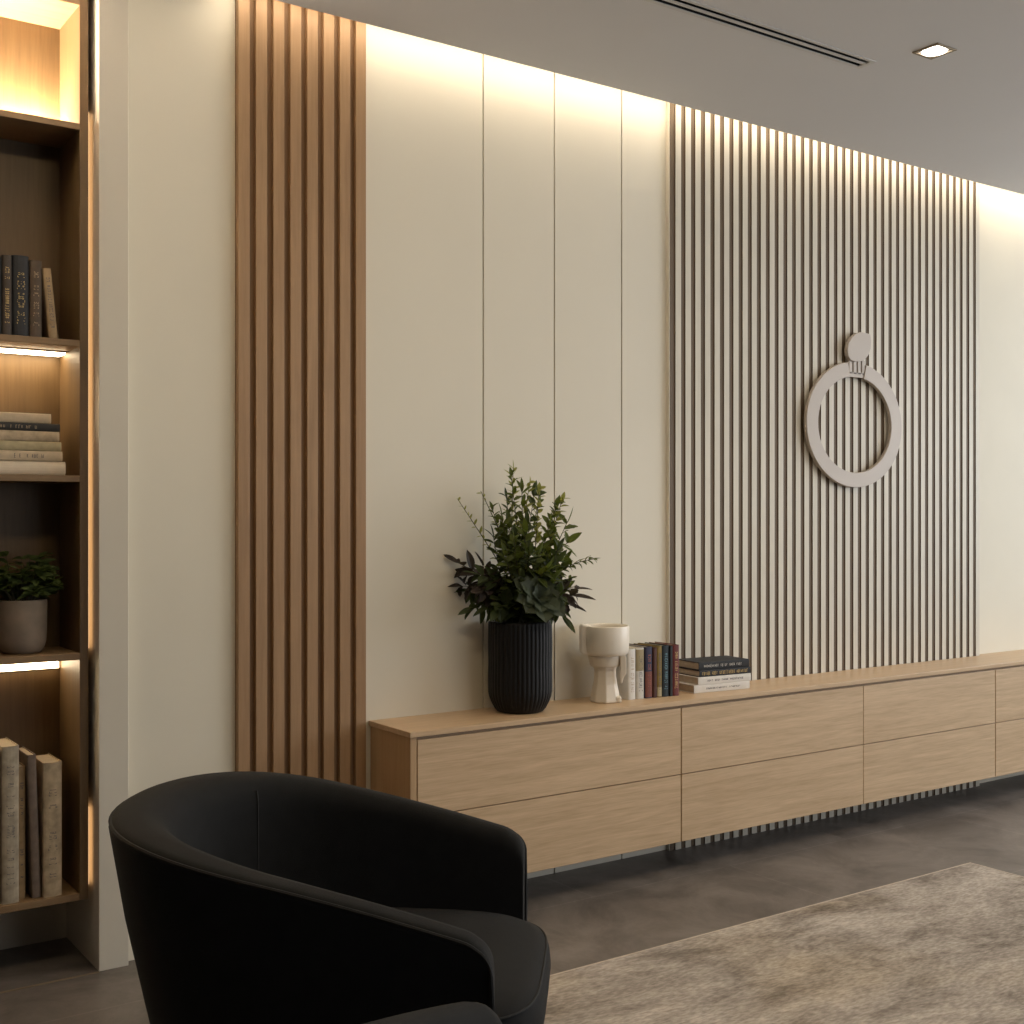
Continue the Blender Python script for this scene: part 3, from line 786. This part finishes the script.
# ------------------------------------------------------------------ tub armchairs
HW, XB, XF = 0.335, -0.36, 0.322       # half width, back and front of the shell
def rim_h(x):
    t = max(0.0, min(1.0, (x+.36)/.66))
    return .706-.128*t**1.45
def plan(t, inset):
    """point on the U-shaped plan for t in 0..1, near arm front -> back -> far arm front"""
    # straight part, superelliptic back
    xs = -0.03
    Ls = XF-xs; arc = 0.95
    tot = 2*Ls+arc
    s = t*tot
    w = HW-inset
    if s < Ls: return Vector((XF-s, -w, 0)), Vector((0, -1, 0))
    if s > Ls+arc: return Vector((xs+(s-Ls-arc), w, 0)), Vector((0, 1, 0))
    a = -PI/2 - PI*(s-Ls)/arc
    e = 2/2.25
    ca, sa_ = math.cos(a), math.sin(a)
    bx_ = (xs-XB-inset)
    p = Vector((xs+math.copysign(abs(ca)**e, ca)*bx_, math.copysign(abs(sa_)**e, sa_)*w, 0))
    return p, Vector((ca, sa_, 0)).normalized()
def make_chair(label, loc, rz):
    t = empty('tub_armchair', label, 'armchair', loc, (0, 0, rz), group='charcoal tub armchairs')
    NT = 96
    bm = bmesh.new(); rows = []; pipe_pts = []
    lam = [0.5-0.5*math.cos(PI*(i/NT)) if i/NT < .5 else 0.5-0.5*math.cos(PI*(i/NT)) for i in range(NT+1)]
    for tt in lam:
        p0, _ = plan(tt, 0.0)
        front = max(0.0, min(1.0, (p0.x-(XF-.042))/.042))           # rounding of the arm tips
        hr = rim_h(p0.x) - .042*(1-math.sqrt(max(0, 1-front*front)))
        back = max(0.0, min(1.0, (0.10-p0.x)/.40))        # 1 at the back
        th = .050+.030*back*back*(3-2*back)
        roll = .018
        prof = [(.125, .10), (.112, .17), (.087, .28), (.055, .42), (.024, .56), (.0, .70)]
        sec = []
        ztop = hr-roll
        for (ins, zf) in prof:                             # outer face, leaning in towards the floor
            z = .06+(ztop-.06)*(zf-.10)/.60
            sec.append((ins, z))
        for k in range(1, 6):
            a = PI/2*k/5
            sec.append((roll*(1-math.cos(a)), ztop+roll*math.sin(a)*(.85)))
        soft = .030+.025*back
        sec.append((th*.6, hr-.001))
        for k in range(1, 6):
            a = PI/2*k/5
            sec.append((th*.6+soft*math.sin(a), hr-soft*1.3*(1-math.cos(a))))
        zi = hr-soft*1.3
        for q in (.25, .5, .75, 1.0):
            sec.append((th*.6+soft+.012*q+.03*back*q, zi+(.30-zi)*q))
        row_ = []
        for (ins, z) in sec:
            p, _n = plan(tt, ins)
            row_.append(bm.verts.new((p.x, p.y, max(z, .06))))
        rows.append(row_)
        p, nn = plan(tt, .0028); pipe_pts.append(Vector((p.x, p.y, ztop+roll*.45)))
    for i in range(NT):
        for k in range(len(rows[0])-1):
            bm.faces.new((rows[i][k], rows[i+1][k], rows[i+1][k+1], rows[i][k+1]))
        bm.faces.new((rows[i][-1], rows[i+1][-1], rows[i+1][0], rows[i][0]))
    bm.faces.new(rows[0]); bm.faces.new(rows[-1][::-1])
    sh = link('shell', bm, M['fabric'], t, smooth=True)
    md = sh.modifiers.new('bevel', 'BEVEL'); md.width = .010; md.segments = 3; md.limit_method = 'ANGLE'; md.angle_limit = math.radians(50)
    bm = bmesh.new()
    p0 = pipe_pts[0]; p1 = pipe_pts[-1]
    down = lambda p: [Vector((p.x+.002, p.y*(1-.373*(.575-z)*.97), z)) for z in (.14, .22, .30, .38, .46)]
    tube(bm, down(p0)+pipe_pts+down(p1)[::-1], .0034, None, 6)
    link('piping', bm, M['piping'], sh)
    # inside seams where the back meets the arms
    for sgn in (0.335, 0.665):
        bm = bmesh.new(); pts = []
        i = int(round(sgn*NT))
        for k in range(10, len(rows[0])):
            pass
        p_, _ = plan(sgn, 0)
        back = max(0.0, min(1.0, (0.10-p_.x)/.40)); th = .050+.030*back*back*(3-2*back); soft = .030+.025*back
        hr = rim_h(p_.x); zi = hr-soft*1.3
        seq = [(th*.6, hr-.001)]+[(th*.6+soft*math.sin(PI/2*k/5), hr-soft*1.3*(1-math.cos(PI/2*k/5))) for k in range(1, 6)]
        seq += [(th*.6+soft+.012*q+.03*back*q, zi+(.30-zi)*q) for q in (.25, .5, .75, 1.0)]
        for (ins, z) in seq[3:]:
            q, nn = plan(sgn+(.012 if sgn < .5 else -.012)*(hr-z)/.3, ins); pts.append((q.x, q.y, z))
        tube(bm, pts, .0022, None, 6)
        link('seam', bm, M['piping'], sh)
    # seat: rounded block between the arms with a bowed front
    def seat_outline(scale, n=64):
        out_ = []
        for i in range(n):
            a = 2*PI*i/n
            ca, sa_ = math.cos(a), math.sin(a)
            ex = 2/4.6
            x = math.copysign(abs(ca)**ex, ca); y = math.copysign(abs(sa_)**ex, sa_)
            xx = .075+x*(.312*scale if x > 0 else .325*scale)
            yy = y*(.272*scale) * (1.0-.05*max(0, x)**2)
            out_.append((xx, yy))
        return out_
    layers = [(.80, .075), (.86, .14), (.93, .24), (.985, .34), (1.0, .385), (.992, .408), (.965, .425), (.90, .436), (.70, .445), (.40, .449), (.10, .450)]
    bm = bmesh.new(); rr = []
    for (sc, z) in layers: rr.append([bm.verts.new((x, y, z)) for (x, y) in seat_outline(sc)])
    nn = len(rr[0])
    for j in range(len(rr)-1):
        for i in range(nn): bm.faces.new((rr[j][i], rr[j][(i+1) % nn], rr[j+1][(i+1) % nn], rr[j+1][i]))
    bm.faces.new(rr[0][::-1]); bm.faces.new(rr[-1])
    st = link('seat', bm, M['fabric'], t, smooth=True)
    bm = bmesh.new()
    ol = seat_outline(.975); ring = [Vector((x, y, .4215)) for (x, y) in ol]
    ring = [p for p in ring[-20:]+ring[:21]]
    tube(bm, ring, .0022, None, 6); link('seam', bm, M['piping'], st)
    bm = bmesh.new(); lathe(bm, [(.24, 0), (.25, .004), (.25, .055), (.22, .0595)], 48)
    link('base', bm, M['darkmetal'], t, smooth=False)
    return t
YAW = -math.radians(34.84)
def cam_at(r, d): return (r*.8207+d*.5713, -r*.5713+d*.8207, 0)
make_chair('black tub armchair standing on the tiles in front of the brown slats', (0.957, 1.940, 0), YAW-math.radians(5))
make_chair('black armchair mostly out of view at the bottom edge, only an arm showing', (0.754, 0.892, 0), math.radians(30))

# ------------------------------------------------------------------ daylight, downlight, unseen fill, camera
def area(name, loc, rot, sx, sy, power, col):
    l = bpy.data.lights.new(name, 'AREA'); l.shape = 'RECTANGLE'; l.size = sx; l.size_y = sy; l.energy = power; l.color = col
    o = bpy.data.objects.new(name, l); C.objects.link(o); o.location = loc; o.rotation_euler = rot
    return o
area('window_daylight_right', (X1+.35, 0.2, 1.65), (0, math.radians(90), 0), 1.75, 5.1, 202, (0.95, 0.98, 1.0))
area('window_daylight_front', (4.8, Y0-.35, 1.65), (math.radians(90), 0, 0), 4.8, 1.75, 40, (0.97, 0.98, 1.0))
for (lx, ly, e) in ((2.6, 1.45, 9.5), (4.4, 1.45, 8)):
    area('ceiling_fill', (lx, ly, CEIL_Z-.01), (0, 0, 0), 0.9, 0.9, e, (1.0, 0.76, 0.45))  # unseen warm fill in place of ceiling downlights, without fittings
area('left_wall_fill', (1.10, 1.65, CEIL_Z-.02), (math.radians(34), 0, 0), 0.5, 0.2, 8.5, (1.0, 0.78, 0.47))  # unseen light added to brighten the left end of the wall
l = bpy.data.lights.new('downlight_beam', 'SPOT'); l.energy = 18; l.spot_size = math.radians(95); l.spot_blend = .8; l.color = (1, .9, .76); l.shadow_soft_size = .03
o = bpy.data.objects.new('downlight_beam', l); C.objects.link(o); o.location = (3.142, 2.284, CEIL_Z-.02)

w = bpy.data.worlds.new('world'); S.world = w; w.use_nodes = True
bg = w.node_tree.nodes['Background']; bg.inputs['Color'].default_value = (0.80, 0.88, 1.0, 1); bg.inputs['Strength'].default_value = 0.8

cam = bpy.data.cameras.new('camera'); cam.sensor_width = 36; cam.lens = 36*1217/1024
cam.shift_y = 4/1024; cam.clip_start = 0.02
co = bpy.data.objects.new('camera', cam); C.objects.link(co)
co.location = (0, 0, 1.2); co.rotation_euler = (math.radians(90), 0, YAW)
S.camera = co

S.view_settings.view_transform = 'Standard'; S.view_settings.look = 'None'
S.view_settings.exposure = 0.0; S.view_settings.gamma = 1.0; S.view_settings.use_curve_mapping = False
